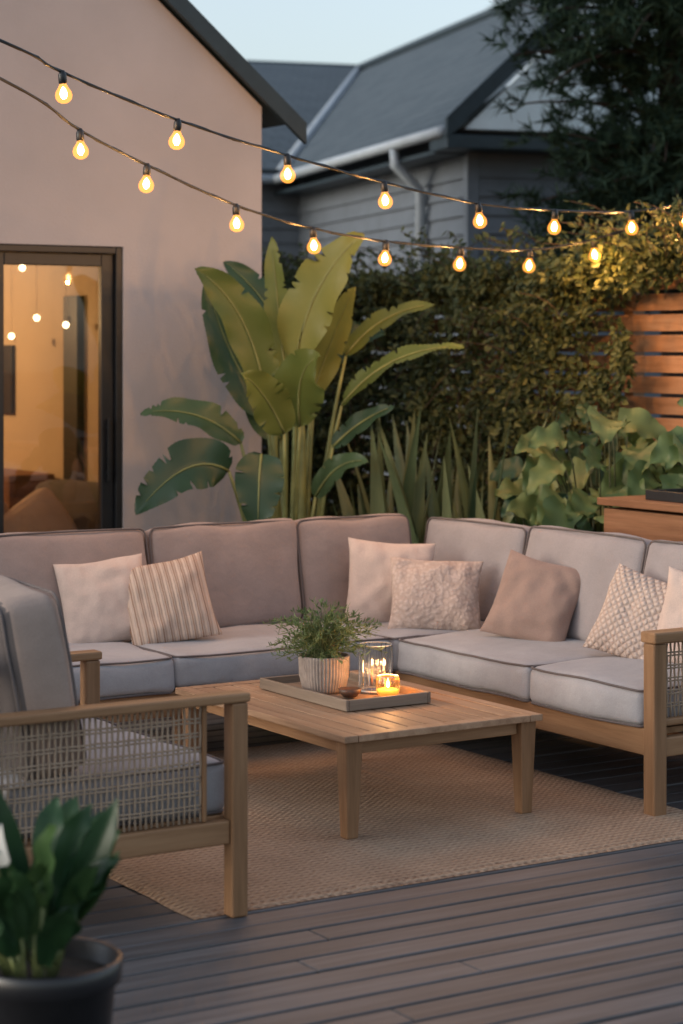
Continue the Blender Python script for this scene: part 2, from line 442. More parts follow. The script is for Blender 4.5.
# rug
V=[];F=[]; a0,a1,b0,b1=-.79,1.22,-.49,1.55; n=60
for i in range(n+1):
    for j in range(n+1):
        a=a0+(a1-a0)*i/n; b=b0+(b1-b0)*j/n
        ed=min(i,n-i,j,n-j)
        wob=.012*noise.noise(Vector((a*4,b*4,3)))+.004*noise.noise(Vector((a*30,b*30,3)))
        V.append((a+(wob if i in(0,n) else 0),b+(wob if j in(0,n) else 0),.003 if ed==0 else .013+.004*noise.noise(Vector((a*3,b*3,0)))))
for i in range(n):
    for j in range(n): F.append((i*(n+1)+j,(i+1)*(n+1)+j,(i+1)*(n+1)+j+1,i*(n+1)+j+1))
rug=mk('rug',V,F,M['rug'],True); rug.location=ORG; rug.rotation_euler=(0,0,RZ); meta(rug,'natural woven jute rug lying on the grey deck','rug')

# ---------------------------------------------------------------- sectional sofa
so=(1.02,1.30)
FX=1.055
sofa=thing('sectional_sofa','grey taupe L-shaped outdoor sectional sofa with teak frame','sofa',P(*so),RZ)
def sb(name,lst,mat,bev=.005,split=True):
    return boxes(name,[(x0-so[0],x1-so[0],y0-so[1],y1-so[1],z0,z1) for x0,x1,y0,y1,z0,z1 in lst],mat,bev,sofa,split=split)
sb('front_rail',[(-1.4,FX,1.31,1.345,.20,.29)],M['teak'])
sb('front_rail',[(FX+.005,FX+.04,-.17,1.31,.20,.29)],M['teaky'])
sb('back_frame',[(-1.4,1.80,2.09,2.13,.20,.27),(-1.4,1.80,2.09,2.13,.62,.68)]+[(-1.4+i*.2,-1.36+i*.2,2.10,2.12,.26,.63) for i in range(16)],M['teak'],split=False)
sb('back_frame',[(1.765,1.80,-.17,2.089,.20,.27),(1.765,1.80,-.17,2.089,.62,.68)]+[(1.77,1.79,-.1+i*.2,-.06+i*.2,.26,.63) for i in range(11)],M['teaky'],split=False)
sb('seat_base',[(-1.4,1.76,1.346,2.09,.265,.284)],M['teak'],0)
sb('seat_base',[(FX+.042,1.76,-.17,1.345,.265,.284)],M['teaky'],0)
for (x,y) in ((-.9,1.35),(.15,1.35),(1.10,1.30),(1.78,2.1),(-1.38,2.1),(1.78,.6),(-.2,2.1)):
    taper('leg',x-so[0],y-so[1],0,.2,.045,.058,M['teakz'],sofa)
def weave(x0,x1,z0,z1,y,px=.0170,pz=.045,ax='x'):
    V=[];F=[]
    def q(u,z,o=0): return (u,y+o,z) if ax=='x' else (y+o,u,z)
    n=round((x1-x0)/px)
    for k in range(n+1):
        x=x0+(x1-x0)*k/n
        tube(V,F,[q(x+U(-.0008,.0008),z0+(z1-z0)*i/8,.0020*(-1)**(i+k)) for i in range(9)],.0034,6)
    nz=round((z1-z0)/pz)
    for k in range(1,nz):
        for dz in (-.005,.005):
            z=z0+(z1-z0)*k/nz+dz
            tube(V,F,[q(x0+(x1-x0)*i/12,z+U(-.0008,.0008),.0022*(-1)**(i+k)) for i in range(13)],.0030,6)
    return V,F
ax0,ax1=1.045,1.80
sb('arm_rail',[(ax0-.005,ax1,-.245,-.170,.575,.612),(ax0+.05,ax1-.06,-.225,-.19,.20,.265),(ax0+.05,ax1-.06,-.222,-.192,.30,.325)],M['teak'],.006)
sb('arm_post',[(ax0,ax0+.055,-.235,-.178,0.0,.574),(ax1-.06,ax1,-.235,-.178,0,.574)],M['teakz'],.006)
V,F=weave(ax0+.06-so[0],1.735-so[0],.325,.575,-.207-so[1]); par(mk('woven_panel',V,F,M['cord'],True),sofa)
sb('arm_rail',[(-1.46,-1.40,1.28,2.13,.575,.612)],M['teaky'],.006)
sb('arm_post',[(-1.46,-1.403,1.28,1.34,0,.574),(-1.46,-1.403,2.07,2.13,0,.574)],M['teakz'],.006)
V,F=weave(1.34-so[1],2.07-so[1],.3,.575,-1.43-so[0],ax='y'); par(mk('woven_panel',V,F,M['cord'],True),sofa)
sd=1
def seat(x0,x1,y0,y1,z0=.287,z1=.418):
    global sd; sd+=1
    g=.003
    cushion('seat_cushion',x1-x0-g,y1-y0-g,z1-z0,M['sofa'],.028,.016,True,16,sofa,Matrix.Translation(((x0+x1)/2-so[0],(y0+y1)/2-so[1],(z0+z1)/2)),sd)
seat(-1.39,-.62,1.30,1.98); seat(-.62,.10,1.30,1.98); seat(.10,FX-.01,1.30,1.98)
seat(FX-.01,1.70,1.29,1.98); seat(FX-.01,1.70,.45,1.29); seat(FX-.01,1.70,-.165,.45)
def backc(cx,cy,w,yaw,lean,h=.425,t=.17,z=.41,jit=0,mat='sofa_shaded'):
    global sd; sd+=1
    m=Matrix.Translation((cx-so[0],cy-so[1],z+h/2-.012))@Matrix.Rotation(math.radians(yaw+jit),4,'Z')@Matrix.Rotation(math.radians(90-lean),4,'X')
    cushion('back_cushion',w,h,t,M[mat],.034,.034,True,18,sofa,m,sd,.010)
backc(-1.05,1.975,.665,0,12); backc(-.035,1.975,.685,0,12); backc(.652,1.975,.68,0,12); backc(1.27,1.975,.55,0,11,jit=-2)
backc(1.685,1.58,.67,-90,10,.415,jit=2,mat='sofa_skylit'); backc(1.68,.865,.72,-90,12,mat='sofa_skylit'); backc(1.68,.16,.67,-90,12,mat='sofa_skylit')

# ---------------------------------------------------------------- pillows
rad=math.radians
pillow('pillow','plain cream pillow leaning on the sofa back cushion',.345,.13,M['cream'],P(.04,1.77,.572),RZ-rad(18),rad(-20),rad(-6),1)
pillow('pillow','cream pillow with brown vertical stripes on the sofa',.345,.13,M['stripe'],P(.25,1.65,.572),RZ-rad(26),rad(-26),rad(-12),2)
pillow('pillow','plain cream pillow tucked in the sofa corner',.36,.12,M['cream'],P(1.27,1.66,.578),RZ-rad(30),rad(-14),rad(4),3)
pillow('pillow','cream embossed pillow leaning on the corner cushions',.375,.13,M['emboss'],P(1.33,1.42,.550),RZ-rad(32),rad(-24),rad(3),4,H=.31)
pillow('pillow','taupe brown pillow leaning on the sofa back',.345,.125,M['taupe'],P(1.46,.94,.568),RZ-rad(56),rad(-24),rad(13),5)
pillow('pillow','cream diamond knit pillow leaning on the sofa back',.335,.125,M['knit'],P(1.47,.34,.568),RZ-rad(66),rad(-24),rad(14),6)
pillow('pillow','plain cream pillow beside the sofa arm',.35,.125,M['cream'],P(1.55,.09,.572),RZ-rad(60),rad(-20),rad(8),7)

# ---------------------------------------------------------------- coffee table
tb=thing('coffee_table','low rectangular teak slatted coffee table on the jute rug','coffee table',P(.385,.56),RZ)
tx,ty=.385,.56
lst=[(-tx,-tx+.05,-ty,ty,.318,.34),(tx-.05,tx,-ty,ty,.318,.34),(-tx+.052,tx-.052,-ty,-ty+.05,.318,.34),(-tx+.052,tx-.052,ty-.05,ty,.318,.34)]
boxes('tabletop_frame',lst,M['tabletop'],.003,tb)
sw=(2*(tx-.053))/9
boxes('tabletop',[(-tx+.053+i*sw+.004,-tx+.053+(i+1)*sw-.004,-ty+.052,ty-.052,.320,.3385) for i in range(9)],M['tabletop'],.003,tb)
boxes('apron',[(-tx+.035,-tx+.055,-ty+.08,ty-.08,.275,.317),(tx-.055,tx-.035,-ty+.08,ty-.08,.275,.317)],M['teaky'],.003,tb,split=True)
boxes('apron',[(-tx+.08,tx-.08,-ty+.035,-ty+.055,.275,.317),(-tx+.08,tx-.08,ty-.055,ty-.035,.275,.317)],M['teak'],.003,tb,split=True)
for x in (-1,1):
    for y in (-1,1): taper('leg',x*(tx-.046),y*(ty-.046),.014,.318,.042,.062,M['teakz'],tb)

# tray and contents
tr=thing('tray','weathered brown wooden serving tray on the coffee table','tray',P(.41,.655,.341),RZ)
boxes('tray_base',[(-.158,.158,-.273,.273,0,.012)],M['darkwood'],.002,tr)
boxes('tray_rim',[(-.17,-.158,-.285,.285,0,.038),(.158,.17,-.285,.285,0,.038)],M['darkwood'],.003,tr,split=True)
boxes('tray_rim',[(-.157,.157,-.285,-.274,0,.037),(-.157,.157,.274,.285,0,.037)],M['darkwoodx'],.003,tr,split=True)
zt=.354
pp=thing('potted_plant','bushy green herb in a ribbed beige ceramic pot on the tray','potted plant',P(.36,.70,zt),0)
lathe('pot',[(0,0),(.068,0),(.075,.01),(.086,.06),(.088,.115),(.088,.125),(.081,.125),(.080,.10),(0,.10)],M['ceramic'],240,(0,0,0),pp,.018,48)
lathe('soil',[(.0,.108),(.08,.105)],M['soil'],24,(0,0,0),pp)
V=[];F=[];SV=[];SF=[]
for i in range(190):
    an=U(0,6.283); out=.215*R()**.6; h=U(.04,.20)*(1.1-out*1.5)
    p0=Vector((U(-.05,.05),U(-.05,.05),.11)); p2=Vector((math.cos(an)*out,math.sin(an)*out,.115+h+(.0 if out<.12 else -.04)))
    p1=Vector((math.cos(an)*out*.35,math.sin(an)*out*.35,.11+h*1.1))
    tube(SV,SF,[bez(p0,p1,p2,t/5) for t in range(6)],.0010,3,cap=False)
    for k in range(15):
        t=U(.3,1); c=bez(p0,p1,p2,t); d=(rv()+((p2-p0).normalized())*1.1+Vector((0,0,.1))).normalized()
        tinyleaf(V,F,c,d,rv(),U(.012,.026),U(.003,.007))
par(mk('leaves',V,F,M['herb']),pp); par(mk('stems',SV,SF,M['stem'],True),pp)

g1=thing('candle_holder','small round amber glass votive with a lit candle','candle holder',P(.475,.475,zt),0)
lathe('glass_cup',[(0,.003),(.026,.003),(.034,.010),(.040,.026),(.042,.044),(.040,.062),(.036,.072)],M['amber'],96,(0,0,0),g1,.015,20)
V=[];F=[]; tube(V,F,[(.036*math.cos(i*.2618),.036*math.sin(i*.2618),.072) for i in range(24)],.0016,6,True)
par(mk('glass_rim',V,F,M['rimglass'],True),g1)
lathe('candle',[(0,.006),(.024,.006),(.033,.014),(.036,.026),(.030,.029),(0,.027)],M['wax'],32,(0,0,0),g1)
lathe('flame',[(0,.032),(.0045,.037),(.006,.045),(.003,.056),(0,.066)],M['flame'],16,(0,0,0),g1)
ld=bpy.data.lights.new('candle_light','POINT'); ld.energy=1.9; ld.color=(1,.5,.18); ld.shadow_soft_size=.012
lo=bpy.data.objects.new('candle_light',ld); col.objects.link(lo); lo.location=(0,0,.09); par(lo,g1)
g2=thing('glass_vase','tall ribbed clear glass cylinder standing behind the votive','vase',P(.50,.590,zt),0)
r=.056
lathe('glass_cylinder',[(0,.006),(r*.92,.006),(r,.015),(r,.165)],M['vase'],160,(0,0,0),g2,.045,20)
V=[];F=[]; tube(V,F,[(r*math.cos(i*.1963),r*math.sin(i*.1963),.165) for i in range(32)],.0022,6,True)
par(mk('glass_rim',V,F,M['rimglass'],True),g2)
V=[];F=[]; tube(V,F,[(r*.97*math.cos(i*.1963),r*.97*math.sin(i*.1963),.008) for i in range(32)],.004,6,True)
par(mk('glass_base',V,F,M['rimglass'],True),g2)
bw_=lathe('wooden_bowl',[(0,.004),(.022,.004),(.036,.018),(.040,.032),(.037,.032),(.032,.018),(0,.012)],plain('turned_brown_wood',(.12,.06,.035),.5),32,P(.36,.535,zt)); meta(bw_,'small turned brown wooden bowl on the tray','bowl')

# ---------------------------------------------------------------- armchair
ao=(-1.035,-.04)
ch=thing('armchair','teak armchair with woven rope sides and taupe cushions','armchair',P(*ao),RZ)
for s in (-1,1):
    y0,y1=(-.49,-.438) if s<0 else (.425,.472)
    boxes('arm_rail',[(-.42,.395,y0-.005,y1+.005,.582,.608)],M['teak'],.006,ch)
    boxes('arm_post',[(.340,.39,y0,y1,0,.581),(-.41,-.36,y0,y1,0,.581),(.258,.272,y0+.015,y1-.015,.266,.581)],M['teakz'],.006,ch,split=True)
    boxes('side_rail',[(-.359,.339,y0+.01,y1-.01,.20,.265)],M['teak'],.005,ch)
    V,F=weave(-.35,.255,.268,.580,(y0+y1)/2,.0165,.039); par(mk('woven_panel',V,F,M['cord'],True),ch)
boxes('seat_frame',[(.34,.375,-.43,.42,.20,.27),(-.40,-.365,-.43,.42,.20,.27),(-.364,.339,-.43,.42,.255,.27)],M['teaky'],.003,ch)
V,F=cubes([(-.02,.02,-.43+i*.119,-.40+i*.119,0,.46) for i in range(8)]+[(-.02,.02,-.43,.433,.45,.50)])
bf=mk('back_frame',V,F,M['teakz']); bf.location=(-.33,0,.27); bf.rotation_euler=(0,rad(-10),0); par(bf,ch)
cushion('seat_cushion',.66,.84,.14,M['sofa'],.030,.014,True,14,ch,Matrix.Translation((.035,-.005,.343)),21)
m=Matrix.Translation((-.180,-.005,.660))@Matrix.Rotation(rad(90),4,'Z')@Matrix.Rotation(rad(90-10),4,'X')
bc=cushion('back_cushion',.84,.48,.18,M['chairb'],.040,.02,True,16,ch,m,22,.015)
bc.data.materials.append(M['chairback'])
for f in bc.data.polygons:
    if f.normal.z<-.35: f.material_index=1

# ---------------------------------------------------------------- foreground potted plant
fp=thing('potted_plant','peace lily with broad glossy leaves in a black pot','potted plant',(-.585,4.2,0),0)
lathe('pot',[(0,0),(.105,0),(.112,.01),(.138,.29),(.150,.295),(.152,.335),(.146,.340),(.138,.335),(.134,.30),(0,.29)],M['blackp'],64,(0,0,0),fp)
lathe('soil',[(0,.305),(.135,.300)],M['soil'],24,(0,0,0),fp)
V=[];F=[];SV=[];SF=[]
random.seed(31)
for i in range(40):
    an=2.4*i+U(-.3,.3); ln=U(.15,.23); el=U(.95,1.45)
    st=Vector((math.cos(an)*.05-.03,math.sin(an)*.05,.30)); d=Vector((math.cos(an)*math.cos(el),math.sin(an)*math.cos(el),math.sin(el)))
    pb=st+d*U(.0,.15)+Vector((0,0,.02))
    tube(SV,SF,[st,(st+pb)/2+Vector((0,0,.01)),pb],.004,5)
    tip=pb+d*ln+Vector((math.cos(an)*.035,math.sin(an)*.05,-.01)); mid=pb+d*ln*.55+Vector((0,0,.03))
    up=(Vector((0,-.6,.7))-d*.5+rv()*.5).normalized()
    blade(V,F,pb,mid,tip,U(.024,.036),up,16,3,.25,.14,'lance')
blade(V,F,(.03,0,.42),(.11,-.03,.56),(.145,-.02,.66),.034,(-.2,-.9,.3),14,3,.3,.08,'lance')
blade(V,F,(.02,0,.38),(.09,-.05,.46),(.150,-.04,.56),.030,(-.2,-.7,.6),14,3,.3,.08,'lance')
blade(V,F,(-.03,0,.42),(-.10,-.03,.58),(-.10,-.02,.70),.038,(.3,-.8,.3),14,3,.3,.06,'lance')
par(mk('leaves',V,F,M['lily'],True),fp)
tube(SV,SF,[(-.02,0,.3),(-.06,-.06,.45),(-.080,-.12,.55)],.003,5)
par(mk('stems',SV,SF,M['stem'],True),fp)
V=[];F=[]
blade(V,F,(-.080,-.12,.545),(-.09,-.14,.59),(-.065,-.145,.635),.034,(0,-1,.2),10,3,.5,.03,'round'); par(mk('flower',V,F,M['petal'],True),fp)

# ---------------------------------------------------------------- string lights
def catmull(pts,k=8):
    out=[]; n=len(pts)
    for i in range(n-1):
        p=[pts[max(i-1,0)],pts[i],pts[i+1],pts[min(i+2,n-1)]]
        for s in range(k):
            t=s/k
            out.append(.5*((2*p[1])+(p[2]-p[0])*t+(2*p[0]-5*p[1]+4*p[2]-p[3])*t*t+(3*p[1]-p[0]-3*p[2]+p[3])*t**3))
    out.append(pts[-1]); return out
def string(pts,bulbs,label):
    t=thing('string_light',label,'string lights',pts[0],0,'string lights above the patio')
    o0=pts[0]; V=[];F=[]
    path=[p-o0 for p in catmull(pts)]
    tube(V,F,path,.0050,6)
    tube(V,F,[p+Vector((0,.005*math.cos(i*1.3),.005*math.sin(i*1.3))) for i,p in enumerate(path)],.0032,5)
    par(mk('cable',V,F,M['blackm'],True),t)
    for b in bulbs:
        q=b-o0
        s=lathe('socket',[(0,.006),(.008,.006),(.012,-.004),(.0145,-.010),(.0145,-.036),(.012,-.040),(0,-.040)],M['blackm'],16,q,t)
        prof=[(.0115,-.034),(.0125,-.042),(.018,-.053),(.026,-.065),(.0295,-.077),(.0275,-.090),(.020,-.100),(.010,-.1055),(0,-.1065)]
        g=lathe('bulb',prof,M['bulb'],24,q,t)
        g.rotation_euler=s.rotation_euler=(U(-.12,.12),U(-.12,.12),0)
        lathe('filament',[(0,-.048),(.005,-.053),(.0100,-.062),(.0130,-.073),(.0110,-.083),(.005,-.090),(0,-.091)],M['filament'],12,(0,0,0),g)
        ll=bpy.data.lights.new('bulb_light','POINT'); ll.energy=6.0; ll.color=(1,.54,.20); ll.shadow_soft_size=.005
        lo=bpy.data.objects.new('bulb_light',ll); col.objects.link(lo); lo.location=(0,0,-.099); par(lo,g)
    return t
W=lambda *a:Vector(a)
s1=[W(-2.0,6.2,2.86),W(-1.126,7.0,2.556),W(-.948,7.2,2.476),W(-.586,7.6,2.356),W(-.205,8.0,2.266),W(.168,8.4,2.195),W(.569,8.85,2.142),W(.931,9.25,2.138),W(1.323,9.7,2.160),W(1.69,10.1,2.235)]
string(s1,s1[2:9]+[s1[9]+W(-.06,-.06,-.02)],'black cable of glowing globe bulbs sagging over the patio')
s2=[W(-2.1,6.35,2.86),W(-1.191,7.4,2.481),W(-.949,7.7,2.330),W(-.733,8.0,2.229),W(-.418,8.4,2.104),W(-.118,8.75,2.032),W(.191,9.1,1.995),W(.532,9.45,1.985),W(.870,9.8,1.990),W(1.192,10.05,2.05),W(1.69,10.1,2.20)]
string(s2,s2[2:10],'lower black cable of glowing globe bulbs near the hedge')
for (x,y,h,l) in ((1.73,10.14,2.32,'wooden post at the fence carrying the light strings'),(-2.06,6.25,2.95,'wooden post on the deck carrying the light strings')):
    p=taper('light_post',0,0,-.1,h,.08,.08,M['teakz']); p.location=(x,y,0); meta(p,l,'post')

# ---------------------------------------------------------------- own house
house=thing('house','pale pink stucco house with dark gable and glass sliding door','house',P(0,3.6,-.15),RZ)
def rk(a): return 3.21-(a-1.222)*.83 +.15
pk=-1.5; top=rk(pk); dl,dr,dt=-.9,1.03,2.02+.15
polys=[[(-4.794,0),(dl,0),(dl,rk(dl)),(pk,top),(-4.794,rk(1.794))],
       [(dl,dt),(dr,dt),(dr,rk(dr)),(dl,rk(dl))],
       [(dr,0),(1.794,0),(1.794,rk(1.794)),(dr,rk(dr))]]
bm=bmesh.new()
for pl in polys:
    v,f=prism(pl,0,.22); vs=[bm.verts.new(p) for p in v]
    for q in f: bm.faces.new([vs[i] for i in q])
bmesh.ops.remove_doubles(bm,verts=bm.verts,dist=.0005)
v,f=cubes([(1.574,1.794,.221,5.5,0,rk(1.794)),(-4.794,-4.574,.221,5.5,0,rk(1.794)),(-4.57,1.57,5.28,5.5,0,rk(1.794))])
vs=[bm.verts.new(p) for p in v]
for q in f: bm.faces.new([vs[i] for i in q])
bmesh.ops.recalc_face_normals(bm,faces=bm.faces)
me=bpy.data.meshes.new('wall'); bm.to_mesh(me); bm.free(); me.materials.append(M['stucco'])
w=bpy.data.objects.new('wall',me); col.objects.link(w); par(w,house)
def slab(s,o0,o1,y0,y1,e=2.03):
    pts=[(pk,top+o0),(e,rk(e)+o0),(e,rk(e)+o1),(pk,top+o1)]
    if s<0: pts=[(2*pk-x,z) for x,z in pts][::-1]
    return prism(pts,y0,y1)
V=[];F=[]
for s in (1,-1):
    v,f=slab(s,.03,.09,-.03,5.8,1.93); k=len(V); V+=v; F+=[tuple(i+k for i in q) for q in f]
par(mk('roof',V,F,M['fascia']),house)
V=[];F=[]
for s in (1,-1):
    v,f=slab(s,.010,.115,-.06,-.032,2.02); k=len(V); V+=v; F+=[tuple(i+k for i in q) for q in f]
par(mk('fascia',V,F,M['fascia']),house)
door=bpy.data.objects.new('sliding_door',None); col.objects.link(door); par(door,house); door.location=(0,.06,.15)
mx=.385
boxes('frame',[(dr-.035,dr-.002,-.055,.08,-.1,2.018),(dl+.002,dl+.035,-.055,.08,-.1,2.018),(dl+.036,dr-.036,-.055,.08,1.985,2.018),(dl+.036,dr-.036,-.055,.08,-.1,.0)],M['blackm'],.004,door)
boxes('sash',[(dr-.10,dr-.037,-.03,.01,.002,1.983),(mx-.04,mx+.045,-.03,.01,.002,1.983),(mx+.046,dr-.101,-.03,.01,1.925,1.983),(mx+.046,dr-.101,-.03,.01,.002,.10)],M['blackm'],.004,door)
boxes('sash',[(dl+.037,dl+.11,.02,.06,.002,1.983),(mx-.07,mx-.001,.02,.06,.002,1.983),(dl+.111,mx-.071,.02,.06,1.925,1.983),(dl+.111,mx-.071,.02,.06,.002,.10)],M['blackm'],.004,door)
boxes('window_pane',[(mx+.045,dr-.10,-.013,-.007,.10,1.925)],M['pane'],0,door)
boxes('window_pane',[(dl+.11,mx-.07,.037,.043,.10,1.925)],M['pane'],0,door)
boxes('handle',[(dr-.080,dr-.062,-.06,-.045,.9,1.2),(dr-.078,dr-.064,-.046,-.03,.93,.95),(dr-.078,dr-.064,-.046,-.03,1.15,1.17)],M['blackm'],.002,door)
boxes('interior_wall',[(1.50,1.565,.225,4.9,.0,2.75),(-1.8,1.499,4.85,4.9,.0,2.75),(-1.86,-1.80,.225,4.9,0,2.75)],M['warmwall'],0,house,split=True)
boxes('ceiling',[(-1.86,1.565,.225,4.9,2.76,2.80)],M['warmwall'],0,house)
boxes('interior_floor',[(-1.8,1.5,.225,4.85,.10,.15)],M['cedarx'],0,house)
boxes('interior_door',[(1.455,1.498,1.42,1.60,.15,1.97)],M['darkdoor'],.004,house)
boxes('skirting',[(1.48,1.498,1.76,4.84,.151,.25)],M['darkdoor'],.003,house)
boxes('picture_frame',[(1.47,1.498,2.35,2.75,1.30,1.70)],M['darkdoor'],.004,house)
boxes('sideboard',[(1.20,1.475,1.75,2.9,.16,.98)],M['cedarx'],.006,house)
def lamp(loc,e,c=(1,.58,.26),r=.05,name='pendant_light'):
    l=bpy.data.lights.new(name,'POINT'); l.energy=e; l.color=c; l.shadow_soft_size=r
    o=bpy.data.objects.new(name,l); col.objects.link(o); o.location=loc; return o
pl=thing('glowing_globe','glowing globe pendant hanging inside the room','lamp',P(.3,3.6+2.6,0),RZ)
lathe('lamp_shade',[(0,0),(.05,.012),(.08,.06),(.07,.11),(.03,.14),(0,.145)],emis('pendant_glow',(1,.62,.3),6),24,(0,0,1.85),pl)
V=[];F=[]; tube(V,F,[(0,0,2.0),(0,0,2.61)],.006,6); par(mk('cord',V,F,M['blackm']),pl)
l=lamp((0,0,1.78),80,(1,.56,.24)); par(l,pl)
for (a,b,z) in ((1.30,5.4,1.98),(1.30,5.75,1.98),(1.38,5.0,1.66),(1.34,6.0,1.62),(1.30,5.55,1.60),(1.32,5.25,1.70)):  # added globes imitate string bulbs mirrored in the door glass
    t=thing('glowing_globe','added glowing globe standing for a string bulb reflected in the door glass','lamp',P(a,b,z),0,'added globes standing for reflected string bulbs')
    lathe('globe',[(0,-.018),(.013,-.013),(.018,0),(.013,.013),(0,.018)],emis('reflected_bulb_glow',(1,.72,.4),9),16,(0,0,0),t)
    V=[];F=[]; tube(V,F,[(0,0,.018),(0,0,2.6-z)],.0012,5); par(mk('cord',V,F,M['warmwall']),t)
isf=thing('indoor_sofa','brown sofa with cushions behind the glass door','sofa',P(1.05,4.75,0),RZ)
cushion('seat_cushion',.8,.9,.40,M['taupe'],.06,.02,False,8,isf,Matrix.Translation((0,0,.22)),31)
cushion('back_cushion',.2,.9,.50,M['chairback'],.07,.02,False,8,isf,Matrix.Translation((.30,0,.56)),32)
cushion('scatter_cushion',.36,.36,.12,M['cream'],.05,.02,False,8,isf,Matrix.Translation((.0,-.15,.58))@Matrix.Rotation(rad(65),4,'X')@Matrix.Rotation(rad(30),4,'Z'),33)
cushion('scatter_cushion',.36,.36,.12,M['taupe'],.05,.02,False,8,isf,Matrix.Translation((-.3,-.1,.56))@Matrix.Rotation(rad(60),4,'X')@Matrix.Rotation(rad(10),4,'Z'),34)

# ---------------------------------------------------------------- neighbour house
C0=Vector((.8,16,0)); ra=math.atan2(.289,.957)
nb=thing('neighbour_house','grey blue clapboard house with dark shingle roof and gutter','house',C0,ra)
def lap(x0,y0,x1,y1,z0,z1,h=.145):
    V=[];F=[]; d=Vector((x1-x0,y1-y0,0)).normalized(); o=Vector((d.y,-d.x,0)); z=z0
    while z<z1:
        k=len(V); zt_=min(z+h,z1)
        for (zz,off) in ((z,0),(z,.03),(zt_,.004)):
            V.append(Vector((x0,y0,zz))+o*off); V.append(Vector((x1,y1,zz))+o*off)
        F+=[(k,k+1,k+3,k+2),(k+2,k+3,k+5,k+4)]; z+=h
    return V,F
def addlap(*a,name='siding',mat=M['siding']):
    V,F=lap(*a); return par(mk(name,V,F,mat),nb)
addlap(.3,5.15,.3,.3,-.2,3.25); addlap(-6,5.15,.3,5.15,-.2,3.25); addlap(.3,.3,5.8,.3,-.2,3.2)
boxes('corner_board',[(.25,.345,.25,.345,-.2,3.2)],M['siding'],.005,nb)
def roofquad(pts,uv,name='roof',th=.06):
    o=mk(name,pts,[tuple(range(len(pts)))],M['shingle'])
    ul=o.data.uv_layers.new(name='UVMap')
    for i,l in enumerate(o.data.loops): ul.data[i].uv=uv[l.vertex_index]
    s=o.modifiers.new('thick','SOLIDIFY'); s.thickness=th; s.offset=-1
    return par(o,nb)
sl=math.hypot(3,2); sl2=math.hypot(7.05,2)
roofquad([(0,-.05,3.2),(0,4.85,3.2),(3,11.9,5.2),(3,-.05,5.2)][::-1],[(0,0),(4.9,0),(11.95,sl),(0,sl)][::-1])
roofquad([(3,-.05,5.198),(3,11.9,5.198),(6.1,11.9,3.13),(6.1,-.05,3.13)][::-1],[(0,sl),(12,sl),(12,0),(0,0)][::-1])
roofquad([(0,4.85,3.2),(-7,4.85,3.2),(-7,11.9,5.2),(3,11.9,5.2)],[(7,0),(0,0),(0,sl2),(10,sl2)])
V,F=prism([(.12,3.18),(5.88,3.18),(3,5.9)],-.055,.05); par(mk('pediment',V,F,M['pediment']),nb)
V=[];F=[]
for s in (1,-1):
    pts=[(-.04,3.10),(3,5.97),(3,6.13),(-.04,3.26)]
    if s<0: pts=[(6-x,z) for x,z in pts][::-1]
    v,f=prism(pts,-.10,-.056); k=len(V); V+=v; F+=[tuple(i+k for i in q) for q in f]
par(mk('fascia',V,F,M['fascia']),nb)
boxes('cornice',[(-.04,6.1,-.10,.30,3.03,3.13)],M['fascia'],.005,nb)
boxes('soffit',[(.005,.30,.305,5.1,3.02,3.05)],M['fascia'],0,nb)
V=[];F=[]; tube(V,F,[(-.045,.0,3.16),(-.045,4.85,3.16)],.045,10); tube(V,F,[(-.04,4.80,3.16),(-6,4.80,3.16)],.045,8)
par(mk('gutter',V,F,M['whitegrey'],True),nb)
V=[];F=[]; tube(V,F,[(-.045,1.14,3.12),(-.04,1.15,3.0),(.16,1.25,2.86),(.22,1.27,2.78),(.22,1.27,-.1)],.042,10); par(mk('downpipe',V,F,M['whitegrey'],True),nb)
V=[];F=[]; tube(V,F,[(0,4.85,3.23),(3,11.9,5.23)],.05,6); par(mk('valley_flashing',V,F,M['whitegrey'],True),nb)
V=[];F=[]; tube(V,F,[(3,-.05,5.23),(3,11.9,5.23),],.06,6); tube(V,F,[(3,11.9,5.23),(-7,11.9,5.23)],.06,6); par(mk('ridge_cap',V,F,M['fascia'],True),nb)

# ---------------------------------------------------------------- fence
fo=(3.32,2.6)
fence=thing('slat_fence','cedar fence of horizontal slats along the garden','fence',P(*fo),RZ)
lst=[]
z=-.1
while z<1.90:
    lst.append((0,.022,-2.6,3.9,z,z+.083)); z+=.101
boxes('slats',lst,M['cedar'],.003,fence)
boxes('fence_post',[(.024,.10,-2.6+i*1.3,-2.53+i*1.3,-.16,1.94) for i in range(6)],M['teakz'],.004,fence,split=True)

